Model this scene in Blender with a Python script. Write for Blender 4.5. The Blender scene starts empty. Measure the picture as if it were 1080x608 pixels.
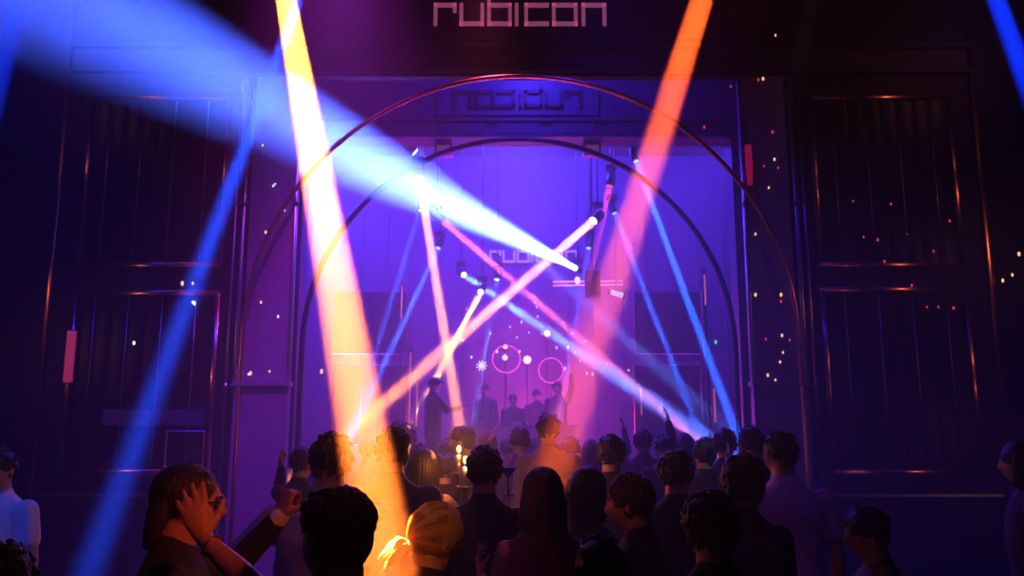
import bpy, math, random
from mathutils import Vector, Matrix, noise
R = math.radians
sc = bpy.context.scene
col = sc.collection
rnd = random.Random(7)
XC = 0.1                      # the hall's axis of symmetry
CAMZ, PITCH, FPX = 1.8, 10.0, 900.0
sP, cP = math.sin(R(PITCH)), math.cos(R(PITCH))

def at(px, py, Y):
    """point of the hall at depth Y that a photo position looks at"""
    v = 304 - py
    t = Y / (FPX * cP - v * sP)
    return Vector(((px - 540) * t, Y, CAMZ + (FPX * sP + v * cP) * t))

# ------------------------------------------------------------ camera, world, colour
cam = bpy.data.objects.new('camera', bpy.data.cameras.new('camera')); col.objects.link(cam)
cam.location = (0, 0, CAMZ); cam.rotation_euler = (R(90 + PITCH), 0, 0)
cam.data.sensor_width = 36; cam.data.lens = 30; sc.camera = cam
vs_ = sc.view_settings
vs_.view_transform = 'Standard'; vs_.look = 'None'; vs_.gamma = 1; vs_.exposure = 0; vs_.use_curve_mapping = False
w = bpy.data.worlds.new('club_air'); sc.world = w; w.use_nodes = True
nt = w.node_tree
nt.nodes['Background'].inputs[0].default_value = (0, 0, 0, 1)
hz = nt.nodes.new('ShaderNodeVolumeScatter')
hz.inputs['Density'].default_value = 0.035; hz.inputs['Anisotropy'].default_value = 0.4
nt.links.new(hz.outputs[0], nt.nodes['World Output'].inputs['Volume'])
sc.cycles.volume_bounces = 0
sc.cycles.max_bounces = 6
sc.cycles.use_denoising = True

# ------------------------------------------------------------ materials
def mat(name, rgb, rough=.5, metal=0., emit=None, es=0., bump=None, spec=.5, trans=0.):
    m = bpy.data.materials.new(name); m.use_nodes = True
    t = m.node_tree; b = t.nodes['Principled BSDF']
    b.inputs['Base Color'].default_value = (*rgb, 1)
    b.inputs['Roughness'].default_value = rough; b.inputs['Metallic'].default_value = metal
    b.inputs['Specular IOR Level'].default_value = spec
    b.inputs['Transmission Weight'].default_value = trans
    if emit:
        b.inputs['Emission Color'].default_value = (*emit, 1); b.inputs['Emission Strength'].default_value = es
    if bump:
        sx, sy, sz, st = bump
        tc = t.nodes.new('ShaderNodeTexCoord'); mp = t.nodes.new('ShaderNodeMapping')
        mp.inputs['Scale'].default_value = (sx, sy, sz)
        n = t.nodes.new('ShaderNodeTexNoise'); n.inputs['Scale'].default_value = 1; n.inputs['Detail'].default_value = 4
        bp = t.nodes.new('ShaderNodeBump'); bp.inputs['Strength'].default_value = st; bp.inputs['Distance'].default_value = .01
        t.links.new(tc.outputs['Object'], mp.inputs[0]); t.links.new(mp.outputs[0], n.inputs['Vector'])
        t.links.new(n.outputs['Fac'], bp.inputs['Height']); t.links.new(bp.outputs[0], b.inputs['Normal'])
        cr = t.nodes.new('ShaderNodeMix'); cr.data_type = 'RGBA'
        cr.inputs[6].default_value = (*[c * .75 for c in rgb], 1); cr.inputs[7].default_value = (*[min(1, c * 1.2) for c in rgb], 1)
        t.links.new(n.outputs['Fac'], cr.inputs[0]); t.links.new(cr.outputs[2], b.inputs['Base Color'])
    return m
M = dict(
    lacquer=mat('dark_lacquer', (.004, .005, .02), .5, bump=(.6, .6, 1.5, .2), spec=.12),
    lacquer_gloss=mat('ribbed_dark_glass', (.002, .003, .012), .3, bump=(1.2, 1.2, .4, .12), spec=.05),
    header=mat('header_lacquer', (.07, .04, .14), .45, bump=(.5, .5, 3, .3)),
    pilaster=mat('glitter_lacquer', (.22, .16, .34), .35, bump=(30, 30, 30, .15)),
    back=mat('back_wall_paint', (.10, .06, .14), .5, bump=(1, 1, 1, .2)),
    floor=mat('floor_resin', (.02, .018, .025), .22, bump=(2, 2, 2, .15)),
    ceiling=mat('ceiling_paint', (.03, .02, .04), .7, bump=(2, 2, 2, .2)),
    fascia=mat('fascia_lacquer', (.02, .014, .05), .5, bump=(.5, .5, 3, .3), spec=.15),
    arch_dark=mat('dark_tube', (.02, .015, .05), .45, .4),
    brass=mat('copper_tube', (.85, .42, .32), .27, 1.0),
    steel=mat('brushed_steel', (.5, .5, .58), .3, 1.0),
    black=mat('black_metal', (.012, .012, .016), .45, .3),
    letter=mat('sign_letter', (.6, .3, .42), .5, emit=(.62, .13, .3), es=.42),
    letter_dark=mat('sign_letter_unlit', (.01, .005, .03), .5),
    letter_far=mat('far_sign_letter', (.35, .3, .6), .5, emit=(.32, .2, .9), es=1.1),
    ledge=mat('ledge_lacquer', (.04, .05, .14), .3),
)
def glow(name, rgb, s):
    return mat(name, (.02, .02, .02), .4, emit=rgb, es=s)
G = dict(
    white=glow('lens_white', (.75, .8, 1), 14), warm=glow('lens_warm', (1, .62, .35), 12), pink=glow('lens_pink', (1, .45, .55), 6),
    blue=glow('lens_blue', (.45, .6, 1), 7), dimblue=glow('lens_dim_blue', (.2, .35, 1), 3), dimred=glow('lens_dim_red', (.6, .1, .3), .9),
    pt_warm=glow('sparkle_warm', (1, .5, .28), 1.6), pt_red=glow('sparkle_red', (1, .06, .12), .8), pt_white=glow('sparkle_white', (.7, .65, 1), 2.2),
    pt_green=glow('sparkle_green', (.1, 1, .4), 1.2), magenta=glow('tube_magenta', (1, .08, .5), 1.5), magbright=glow('bulb_magenta', (1, .35, .5), 3.5),
    bar=glow('bar_pink', (1, .2, .38), 2.2), barblue=glow('bar_blue', (.15, .4, 1), 1.6), red=glow('strip_red', (.5, .02, .16), .55),
    flame=glow('flame', (1, .55, .12), 7),
)

# ------------------------------------------------------------ mesh helpers
class MB:
    def __init__(s): s.V = []; s.F = []; s.mi = []
    def add(s, V, F, mi=0):
        o = len(s.V); s.V += [Vector(v) for v in V]
        for f in F: s.F.append([o + i for i in f]); s.mi.append(mi)
        return s
    def box(s, c, d, rot=None, mi=0, bev=0):
        c = Vector(c); hx, hy, hz = [q / 2 for q in d]
        V = [Vector((x, y, z)) for x in (-hx, hx) for y in (-hy, hy) for z in (-hz, hz)]
        if rot is not None: V = [rot @ v for v in V]
        return s.add([c + v for v in V], [(0, 1, 3, 2), (4, 6, 7, 5), (0, 4, 5, 1), (2, 3, 7, 6), (0, 2, 6, 4), (1, 5, 7, 3)], mi)
    def tube(s, pts, r, n=10, closed=False, mi=0, ref=None):
        pts = [Vector(p) for p in pts]; N = len(pts)
        rr = r if isinstance(r, (list, tuple)) else [r] * N
        base = []; F = []
        up = None
        for i, p in enumerate(pts):
            a = pts[(i - 1) % N] if (closed or i > 0) else p
            b = pts[(i + 1) % N] if (closed or i < N - 1) else p
            t = (b - a).normalized()
            if up is None:
                up = Vector(ref) if ref else (Vector((0, 1, 0)) if abs(t.y) < .9 else Vector((0, 0, 1)))
            u = (up - t * up.dot(t)).normalized(); v = t.cross(u)
            up = u
            base += [p + (u * math.cos(2 * math.pi * k / n) + v * math.sin(2 * math.pi * k / n)) * rr[i] for k in range(n)]
        for i in range(N if closed else N - 1):
            j = (i + 1) % N
            for k in range(n):
                F.append((i * n + k, i * n + (k + 1) % n, j * n + (k + 1) % n, j * n + k))
        if not closed:
            F.append(tuple(range(n - 1, -1, -1))); F.append(tuple((N - 1) * n + k for k in range(n)))
        return s.add(base, F, mi)
    def lathe(s, prof, n=20, org=(0, 0, 0), rot=None, mi=0):
        V = []; F = []; m = len(prof)
        for r, z in prof:
            for k in range(n):
                a = 2 * math.pi * k / n
                v = Vector((r * math.cos(a), r * math.sin(a), z))
                V.append(Vector(org) + (rot @ v if rot is not None else v))
        for i in range(m - 1):
            for k in range(n):
                F.append((i * n + k, i * n + (k + 1) % n, (i + 1) * n + (k + 1) % n, (i + 1) * n + k))
        F.append(tuple(range(n - 1, -1, -1))); F.append(tuple((m - 1) * n + k for k in range(n)))
        return s.add(V, F, mi)
    def sphere(s, c, rad, nu=16, nv=10, rot=None, fn=None, mi=0):
        c = Vector(c); V = []; F = []
        for j in range(nv + 1):
            th = math.pi * j / nv
            for i in range(nu):
                ph = 2 * math.pi * i / nu
                d = Vector((math.sin(th) * math.cos(ph), math.sin(th) * math.sin(ph), math.cos(th)))
                p = fn(d) if fn else Vector((d.x * rad[0], d.y * rad[1], d.z * rad[2]))
                if rot is not None: p = rot @ p
                V.append(c + p)
        for j in range(nv):
            for i in range(nu):
                a, b = j * nu + i, j * nu + (i + 1) % nu
                F.append((a, a + nu, b + nu, b))
        return s.add(V, F, mi)
    def loft(s, secs, side=(1, 0, 0), n=16, cap=True, mi=0):
        """secs: (centre, half width along side, half depth); closed ends"""
        S = [(Vector(c), a, b) for c, a, b in secs]
        if cap:
            c0, a0, b0 = S[0]; t = (S[1][0] - c0).normalized(); pre = []
            for q in (.95, .75, .4): pre.append((c0 - t * min(a0, b0) * math.sin(q * math.pi / 2) * .8, a0 * math.cos(q * math.pi / 2), b0 * math.cos(q * math.pi / 2)))
            c1, a1, b1 = S[-1]; t = (c1 - S[-2][0]).normalized(); post = []
            for q in (.4, .75, .95): post.append((c1 + t * min(a1, b1) * math.sin(q * math.pi / 2) * .8, a1 * math.cos(q * math.pi / 2), b1 * math.cos(q * math.pi / 2)))
            S = pre + S + post
        V = []; F = []; N = len(S); sd = Vector(side)
        for i, (c, a, b) in enumerate(S):
            t = (S[min(i + 1, N - 1)][0] - S[max(i - 1, 0)][0])
            t = t.normalized() if t.length > 1e-6 else Vector((0, 0, 1))
            u = sd - t * sd.dot(t)
            if u.length < .05: u = Vector((0, 1, 0)) - t * t.y
            u.normalize(); v = t.cross(u)
            V += [c + u * a * math.cos(2 * math.pi * k / n) + v * b * math.sin(2 * math.pi * k / n) for k in range(n)]
        for i in range(N - 1):
            for k in range(n):
                F.append((i * n + k, i * n + (k + 1) % n, (i + 1) * n + (k + 1) % n, (i + 1) * n + k))
        F.append(tuple(range(n - 1, -1, -1))); F.append(tuple((N - 1) * n + k for k in range(n)))
        return s.add(V, F, mi)
    def limb(s, p, r, n=12):
        return s.loft([(q, x, x) for q, x in zip(p, r)], n=n)
    def mesh(s, name, mats, smooth=False):
        me = bpy.data.meshes.new(name); me.from_pydata([tuple(v) for v in s.V], [], s.F)
        for m in (mats if isinstance(mats, list) else [mats]): me.materials.append(m)
        me.polygons.foreach_set('material_index', s.mi)
        if smooth: me.polygons.foreach_set('use_smooth', [True] * len(me.polygons))
        me.update(); return me
    def build(s, name, mats, parent=None, smooth=False, loc=None):
        o = bpy.data.objects.new(name, s.mesh(name, mats, smooth)); col.objects.link(o)
        if parent is not None: o.parent = parent
        if loc is not None: o.location = loc
        return o
def strip(mb, p, q, wd=.056, fan=22, dp=.03):
    """half-round trim from p to q on a wall that faces -y"""
    p, q = Vector(p), Vector(q); t = (q - p).normalized(); u = t.cross(Vector((0, -1, 0))).normalized(); Rr = wd / 2 / math.sin(R(fan))
    pr = [(Rr * math.sin(R(a)), -Rr * math.cos(R(a)) + Rr * math.cos(R(fan)) - dp) for a in [-fan + fan * 2 * i / 10 for i in range(11)]] + [(wd / 2, 0), (-wd / 2, 0)]
    V = [e + u * x + Vector((0, y, 0)) for e in (p - t * wd / 2, q + t * wd / 2) for x, y in pr]; n = 13
    return mb.add(V, [(i, (i + 1) % n, n + (i + 1) % n, n + i) for i in range(n)] + [tuple(range(n - 1, -1, -1)), tuple(range(n, 2 * n))])
def half_smooth(o):
    for p in o.data.polygons: p.use_smooth = abs(p.normal.y) > .9 and len(p.vertices) == 4
    return o
def remeshed(mb, name, m, voxel, smooth=3, parent=None):
    me = mb.mesh(name, m)
    o = bpy.data.objects.new('tmp', me); col.objects.link(o)
    r = o.modifiers.new('r', 'REMESH'); r.mode = 'VOXEL'; r.voxel_size = voxel
    if smooth:
        s = o.modifiers.new('s', 'SMOOTH'); s.factor = .5; s.iterations = smooth
    dg = bpy.context.evaluated_depsgraph_get()
    me2 = bpy.data.meshes.new_from_object(o.evaluated_get(dg))
    bpy.data.objects.remove(o); bpy.data.meshes.remove(me)
    me2.name = name; me2.materials.clear(); me2.materials.append(m)
    me2.polygons.foreach_set('material_index', [0] * len(me2.polygons))
    me2.polygons.foreach_set('use_smooth', [True] * len(me2.polygons))
    ob = bpy.data.objects.new(name, me2); col.objects.link(ob)
    if parent is not None: ob.parent = parent
    return ob
def tag(o, label, cat, group=None, kind=None):
    o['label'] = label; o['category'] = cat
    if group: o['group'] = group
    if kind: o['kind'] = kind
    return o
def thing(name, loc=(0, 0, 0), rz=0):
    o = bpy.data.objects.new(name, None); col.objects.link(o); o.location = loc; o.rotation_euler = (0, 0, rz)
    o.empty_display_size = .1
    return o
def struct(o): o['kind'] = 'structure'; return o

# ------------------------------------------------------------ the hall
YF, YP, YB = 10.0, 13.1, 19.4        # facade, second portal, back wall
b = MB(); b.box((XC, 8.5, -.1), (18.4, 24, .2)); struct(b.build('floor', M['floor']))
b = MB(); b.box((XC, 8.5, 8.45), (18.4, 24, .1))
for y in (-1, 3, 7): b.box((XC, y, 8.3), (18, .3, .25))
struct(b.build('ceiling', M['ceiling']))
b = MB(); b.box((XC - 9.1, 8.5, 4.2), (.2, 24, 8.4)); struct(b.build('wall_left', M['lacquer']))
b = MB(); b.box((XC + 9.1, 8.5, 4.2), (.2, 24, 8.4)); struct(b.build('wall_right', M['lacquer']))
b = MB(); b.box((XC, -3.4, 4.2), (18, .2, 8.4)); struct(b.build('wall_rear', M['lacquer']))
b = MB()
b.box((XC, YB + .1, 4.2), (18, .2, 8.4))
for i in range(-14, 15):
    b.box((XC + i * .6, YB - .01, 3.5), (.05, .05, 7))
struct(b.build('wall_back', M['back']))

# facade: two solid flanks and a header over the opening, one wall
b = MB()
for s in (-1, 1):
    b.box((XC + s * (9 + 3.27) / 2, YF + .2, 4.2), (9 - 3.27, .4, 8.4))
b.box((XC, YF + .06, 7.32), (6.54, .12, 2.16))
struct(b.build('wall_front', M['lacquer']))
# header band: mouldings with stepped relief over the arch
b = MB()
b.box((XC, YF - .04, 6.62), (11.2, .08, .05)); b.box((XC, YF - .03, 6.30), (11.2, .06, .045))
b.box((XC, YF - .015, 6.46), (11.2, .03, .25))
for x in (-1.0, -.35, .55, 1.4, -2.2, 2.3): b.box((XC + x, YF - .02, 6.46), (.55, .05, .16))
for x, wd in ((-1.6, .5), (-.5, .9), (.9, .8), (1.9, .5)): b.box((XC + x, YF - .012, 6.78), (wd, .03, .12))
struct(b.build('trim_1', M['fascia']))
b = MB(); b.box((XC, YF - .012, 7.35), (5.6, .024, 1.25)); struct(b.build('trim_2', M['fascia']))
# pilasters
n = 3
for s in (-1, 1):
    b = MB(); b.box((XC + s * 2.99, YF + .05, 3.12), (.56, .1, 6.24)); struct(b.build('wall_pilaster', M['pilaster']))
    b = MB(); b.box((XC + s * 2.99, YF - .06, 1.2), (.62, .14, 2.4)); b.box((XC + s * 2.99, YF - .07, 2.42), (.66, .18, .05))
    struct(b.build('trim_%d' % n, M['pilaster'])); n += 1
    for xx, z1, r in ((2.71, 6.2, .024), (3.33, 6.2, .03), (3.43, 6.2, .018)):
        b = MB(); b.tube([(XC + s * xx, YF - .03, .02), (XC + s * xx, YF - .03, z1)], r, 12)
        for z in (2.4, 4.6): b.lathe([(r * 1.5, -.03), (r * 1.5, .03)], 12, (XC + s * xx, YF - .03, z))
        struct(b.build('trim_%d' % n, M['steel'], smooth=True)); n += 1
    b = MB(); strip(b, (XC + s * 5.6, YF, .05), (XC + s * 5.6, YF, 8.25), .062)
    struct(half_smooth(b.build('trim_%d' % n, M['brass']))); n += 1
    b = MB(); b.box((XC + s * 4.43, YF - .03, 1.16), (2.1, .06, .03)); b.box((XC + s * 4.43, YF - .02, .1), (2.2, .04, .2))
    struct(b.build('baseboard_%s' % ('left' if s < 0 else 'right'), M['steel']))

# second portal deeper in
b = MB()
for s in (-1, 1): b.box((XC + s * (9 + 3.42) / 2, YP + .2, 4.2), (9 - 3.42, .4, 8.4))
b.box((XC, YP + .2, 7.48), (6.84, .4, 1.84))
b.box((XC, YP - .03, 6.86), (6.6, .06, .05)); b.box((XC, YP - .03, 6.585), (6.6, .06, .05))
for x in (-1.8, -.9, 0, .9, 1.8): b.box((XC + x, YP - .015, 6.72), (.7, .03, .16))
b.box((XC, YP - .02, 7.18), (2.6, .04, .48))
struct(b.build('wall_portal', M['header']))

def arch(Y, rr, zc, tr, label, m='brass'):
    t = thing('arch_frame', (XC, Y, 0))
    pts = [(-rr, 0, .03)] + [(-rr, 0, zc * k / 6) for k in range(1, 6)]
    pts += [(-rr * math.cos(a), 0, zc + rr * math.sin(a)) for a in [math.pi * k / 72 for k in range(73)]]
    pts += [(rr, 0, zc * k / 6) for k in range(5, 0, -1)] + [(rr, 0, .03)]
    MB().tube(pts, tr, 12).build('arch_tube', M[m], t, True)
    for s in (-1, 1): MB().lathe([(.09, 0), (.09, .02), (.05, .035)], 20, (s * rr, 0, 0)).build('foot_plate', M['brass'], t, True)
    tag(t, label, 'arch')
    return t
arch(YF - .12, 3.24, 2.95, .028, 'large copper tube arch on the pilasters under the lit sign')
arch(YP - .1, 3.31, 3.19, .045, 'dark tube arch of the second portal, seen through the large arch', 'arch_dark')

# ------------------------------------------------------------ wall panels
def wall_panel(x0, x1, z0, z1, label, extra=None):
    t = thing('wall_panel', ((x0 + x1) / 2, YF, z0)); W, H = x1 - x0, z1 - z0
    
    b = MB()
    for p_, q_ in (((-W / 2, 0), (W / 2, 0)), ((W / 2, 0), (W / 2, H)), ((W / 2, H), (-W / 2, H)), ((-W / 2, H), (-W / 2, 0))): strip(b, (p_[0], 0, p_[1]), (q_[0], 0, q_[1]), dp=.045)
    half_smooth(b.build('frame', M['brass'], t))
    b = MB(); b.box((0, -.01, H / 2), (W - .06, .02, H - .06))
    k = 8; sw = (W - .1) / k
    for i in range(k):
        x = -W / 2 + .05 + sw * (i + .5)
        pr = [Vector((x + sw / 2 * .94 * math.sin(a), -.02 - .008 * math.cos(a), 0)) for a in [R(-85 + 17 * q) for q in range(11)]]
        V = [p + Vector((0, 0, .05)) for p in pr] + [p + Vector((0, 0, H - .05)) for p in pr]
        b.add(V, [(q, q + 1, q + 12, q + 11) for q in range(10)])
    b.build('ribbed_panel', M['lacquer_gloss'], t)
    for i in range(1, k, 2):
        x = -W / 2 + .05 + sw * i
        MB().tube([(x, -.052, .06), (x, -.052, H - .06)], .005, 6).build('mullion', M['steel'], t, True)
    if extra: extra(t, W, H)
    tag(t, label, 'wall panel', 'copper framed panels of the facade')
    return t
def lowleft(t, W, H):
    b = MB(); b.box((.2, -.075, .62), (1.15, .05, .18)); b.build('ledge', M['ledge'], t)
    b = MB(); b.tube([(.37, -.08, .06), (.8, -.08, .06), (.8, -.08, .46), (.37, -.08, .46)], .01, 8, True, ref=(0, 1, 0)); b.build('hatch_frame', M['steel'], t)
    b = MB(); b.box((-.82, -.08, 1.32), (.1, .03, .6)); b.build('glow_strip', G['red'], t)['label'] = 'dim red glowing strip'  # plate whose red light is put in as dim emission
xl0, xl1, xr0, xr1 = XC - 5.27, XC - 3.58, XC + 3.58, XC + 5.28
wall_panel(xl0, xl1, 3.84, 5.95, 'upper ribbed dark panel in a copper frame, left of the arch')
wall_panel(xl0, xl1, 1.42, 3.50, 'lower ribbed dark panel with a blue ledge, left of the arch', lowleft)
wall_panel(xr0, xr1, 3.84, 5.95, 'upper ribbed dark panel in a copper frame, right of the arch')
wall_panel(xr0, xr1, 1.42, 3.54, 'lower ribbed dark panel in a copper frame, right of the arch')

# ------------------------------------------------------------ signs
LET = [('r', 0, 20, [(0, 0, 0, 21), (0, 21, 20, 21), (20, 21, 20, 15)]), ('u', 27, 22, [(0, 21, 0, 0), (0, 0, 22, 0), (22, 0, 22, 21)]),
       ('b', 56, 22, [(0, 0, 0, 28.5), (0, 0, 22, 0), (22, 0, 22, 21), (22, 21, 0, 21)]), ('i', 85, 0, [(0, 0, 0, 21)]),
       ('c', 95, 22, [(22, 21, 0, 21), (0, 21, 0, 0), (0, 0, 22, 0)]), ('o', 124, 23, [(0, 0, 23, 0), (23, 0, 23, 21), (23, 21, 0, 21), (0, 21, 0, 0)]),
       ('n', 155, 22, [(0, 0, 0, 21), (0, 21, 22, 21), (22, 21, 22, 0)])]
def sign(cx, Y, z, width, m, label, mirror=False, th=.045, dp=.04):
    k = width / 177.; t = thing('sign', (cx, Y, z)); sg = -1 if mirror else 1
    for ch, ox, wd, st in LET:
        b = MB()
        for x0, y0, x1, y1 in st:
            X0, X1 = sorted(((ox + x0 - 88.5) * k * sg, (ox + x1 - 88.5) * k * sg)); Z0, Z1 = sorted((y0 * k, y1 * k))
            b.box(((X0 + X1) / 2, -dp / 2, (Z0 + Z1) / 2), (X1 - X0 + th, dp, Z1 - Z0 + th))
        b.build('letter', m, t)
    return tag(t, label, 'sign')
sign(XC, YF - .025, 6.92, 2.12, M['letter'], 'pink rubicon lettering at the top of the facade above the large arch')
sign(XC, YP - .045, 7.08, 2.0, M['letter_dark'], 'unlit mirrored rubicon lettering on the header of the second portal', True, .05)
sign(XC + .4, YB - .06, 5.83, 2.0, M['letter_far'], 'faint violet rubicon lettering far back on the rear wall', False, .05)
# boxes under the second header, pink light put into colour and faint glow
for px, nm in ((468, 'small pink-lit box under the second header, on the left'), (624, 'small pink-lit box under the second header, on the right')):
    p = at(px, 147, YP + .2); p.z = 6.555 - .135; t = thing('lit_box', p)
    MB().box((0, 0, 0), (.28, .14, .2)).build('housing', mat('pinkbox', (.45, .15, .35), .6), t)
    MB().box((0, -.075, 0), (.22, .012, .14)).build('lit_face', mat('pinkface', (.6, .2, .45), .4, emit=(.5, .12, .5), es=.25), t)
    MB().box((0, .03, .105), (.04, .04, .06)).build('bracket', M['black'], t)
    tag(t, nm, 'lamp', 'pink-lit boxes of the second portal')

# ------------------------------------------------------------ beams and moving lights
def area(a, d, rgb, power, r, spread):
    l = bpy.data.lights.new('beam_light', 'AREA'); l.shape = 'DISK'; l.size = 2 * r; l.spread = R(spread); l.color = rgb; l.energy = power
    o = bpy.data.objects.new('beam_light', l); col.objects.link(o); o.location = a
    o.rotation_euler = d.to_track_quat('-Z', 'Y').to_euler(); return o
ORA, BLU, PNK = (1, .27, .04), (.05, .16, 1), (1, .12, .25)
def lamp(a, tgt, rgb, power, r, spread, lens, label, hang=True):
    d = (tgt - a).normalized()
    area(a + d * .012, d, rgb, power, r, spread)
    t = thing('moving_head_light', a)
    q = (-d).to_track_quat('Z', 'Y').to_matrix()
    hr = r * 1.25
    MB().lathe([(r * 1.02, -.0), (hr, -.012), (hr, .1), (hr * .95, .2), (hr * .6, .27), (hr * .2, .28)], 24, rot=q).build('head', M['black'], t, True)
    h = t.children[0]
    MB().lathe([(r, .002), (r * .98, -.003), (r * .5, -.009), (r * .1, -.01)], 24, rot=q).build('lens', lens, h, True)
    c = q @ Vector((0, 0, .13)); bt = c + Vector((0, 0, hr + .1))
    sx = q @ Vector((1, 0, 0)); sx.z = 0; sx = sx.normalized() if sx.length > .1 else Vector((1, 0, 0))
    MB().tube([c + sx * (hr + .02), c + sx * (hr + .02) + Vector((0, 0, hr + .07)), c - sx * (hr + .02) + Vector((0, 0, hr + .07)), c - sx * (hr + .02)], .014, 8).build('yoke', M['black'], t)
    MB().box(bt + Vector((0, 0, .03)), (.2, .16, .08)).build('base', M['black'], t)
    MB().tube([bt, bt + Vector((0, 0, 8.38 - (a + bt).z))], .014, 8).build('hanging_pole', M['black'], t)
    tag(t, label, 'stage light', 'moving head lights over the dance floor')
LAMPS = [
    # source px,py,Y   target px,py,Y     colour power radius spread lens label
    ((607, 283, 17.5), (270, 112, 9.3), (.05, .105, 1), 1500, .055, 7.6, 'white', 'moving head light throwing the widest white and blue beam toward the upper left'),
    ((442, 188, 14.2), (485, 450, 13.0), (1, .24, .06), 150, .07, 1.7, 'white', 'moving head light with a steep orange beam, left of centre under the arch'),
    ((438, 160, 14.6), (700, 392, 15.5), (.1, .2, 1), 75, .08, 3.2, 'white', 'highest moving head light on the left with a faint blue beam to the right'),
    ((626, 233, 14.8), (377, 449, 12.4), (1, .22, .05), 190, .075, 2.2, 'warm', 'moving head light with a long orange beam toward the lower left'),
    ((467, 233, 15.0), (690, 425, 16.0), (1, .16, .25), 130, .06, 1.8, 'pink', 'moving head light with a pale pink beam toward the lower right'),
    ((489, 290, 17.5), (735, 455, 12.5), (.07, .16, 1), 85, .06, 2.6, 'blue', 'low moving head light with a broad light blue beam to the lower right'),
    ((507, 308, 16.5), (459, 401, 14.2), (1, .42, .05), 46, .055, 1.2, 'warm', 'moving head light with a short bright yellow beam hitting the capped figure'),
    ((524, 295, 17.5), (500, 445, 16.6), (.06, .22, 1), 22, .05, 1.4, 'blue', 'small moving head light with a short vertical blue beam'),
    ((462, 262, 16.0), (375, 449, 14.0), (.02, .10, 1), 50, .05, 1.2, 'dimblue', 'small moving head light with a thin blue beam to the lower left'),
    ((443, 222, 15.2), (372, 447, 14.0), (.02, .10, 1), 24, .05, 1.4, 'dimblue', 'dim moving head light with the thinnest blue beam, left of the steep orange one'),
    ((671, 170, 13.9), (777, 458, 12.6), (.01, .085, 1), 120, .05, 1.4, 'dimblue', 'moving head light with the strong blue beam on the right side of the arch'),
    ((648, 225, 15.5), (735, 450, 14.5), (.02, .10, 1), 62, .05, 1.4, 'dimblue', 'moving head light with a dim blue beam, crossing the wide orange beam'),
    ((643, 196, 15.0), (596, 400, 14.6), (.9, .07, .14), 45, .07, 1.6, 'dimred', 'moving head light with a dull red beam, right of centre'),
    ((621, 262, 16.8), (590, 435, 15.8), (.06, .09, 1), 26, .055, 1.8, 'dimblue', 'moving head light with a hazy violet blue beam, behind the dull red one'),
]
for s, g, c, p, r, sp, ln, lb in LAMPS:
    lamp(at(*s), at(*g), c, p, r, sp, G[ln], lb)
def longbeam(a, b_, rgb, power, r, spread, back):
    A, B = at(*a), at(*b_); d = (B - A).normalized()
    area(A - d * back, d, rgb, power, r, spread)
longbeam((300, -10, 7.0), (408, 600, 2.7), (1, .17, .02), 105, .088, .4, 1.0)
longbeam((743, -10, 7.0), (550, 606, 4.3), (1, .11, .015), 36, .10, 1.2, 1.0)
longbeam((317, -5, 8.6), (95, 600, 6.0), (.005, .06, 1), 34, .05, 2.2, .6)
longbeam((28, -30, 8.0), (-30, 190, 7.0), (.005, .03, 1), 20, .09, 2.0, .6)
longbeam((1040, -30, 8.0), (1125, 200, 7.0), (.002, .03, 1), 34, .08, 2.0, .6)

def pt(name, loc, rgb, e, size=.25):
    l = bpy.data.lights.new(name, 'POINT'); l.energy = e; l.color = rgb; l.shadow_soft_size = size
    o = bpy.data.objects.new(name, l); col.objects.link(o); o.location = loc; return o
def spot(name, a, tgt, rgb, e, deg, blend=1, size=.1):
    l = bpy.data.lights.new(name, 'SPOT'); l.energy = e; l.color = rgb; l.spot_size = R(deg); l.spot_blend = blend; l.shadow_soft_size = size
    o = bpy.data.objects.new(name, l); col.objects.link(o); o.location = a
    o.rotation_euler = (Vector(tgt) - Vector(a)).to_track_quat('-Z', 'Y').to_euler(); return o
# added washes tint the haze: blue and navy from above, magenta and violet all round
for x, e in ((-4.5, 2300), (0.2, 2500), (4.6, 700)): pt('wash_blue', (x, 16.2, 8.0), (.075, .04, 1), e, .5)
pt('wash_blue', (.3, 12.0, 8.0), (.07, .03, 1), 330, .4)
pt('wash_magenta', (.6, 18.2, 2.2), (1, .06, .5), 210, .4)
spot('crowd_magenta', (-.4, 9.6, 8.0), (-.4, 9.4, 1), (1, .10, .35), 330, 40, 1, .2)
spot('wash_magenta', (.7, 17.2, 1.15), (.6, 17.4, 8), (1, .06, .6), 1500, 110, 1, .3)
spot('wash_magenta', (-2.4, 15.2, .1), (-2.2, 15.6, 8), (1, .07, .8), 1500, 110, 1, .3)
spot('wash_violet', (.2, 15.0, .1), (.2, 15.4, 8), (.5, .07, 1), 1500, 120, 1, .3)
spot('wash_violet', (-1.0, 14.0, 8.2), (-1.0, 15.4, 0), (.4, .07, 1), 900, 90, 1, .3)
spot('wash_violet', (-2.0, 8.0, 8.25), (-1.5, 9.4, 0), (.75, .04, .85), 2400, 56, 1, .3)
spot('wash_violet', (-1.9, 9.2, 8.2), (-2.3, 9.2, 0), (.25, .07, 1), 1500, 34, 1, .3)
spot('wash_navy', (-5.0, 7.0, 8.2), (-4.4, 9.0, 0), (.02, .015, 1), 2200, 60, 1, .3)
spot('wash_navy', (1.0, 8.6, 8.2), (1.4, 9.2, 5), (.10, .01, 1), 160, 80, 1, .3)
spot('wash_navy', (5.0, 7.0, 8.2), (4.6, 9.0, 0), (.01, .004, 1), 300, 64, 1, .3)
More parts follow.
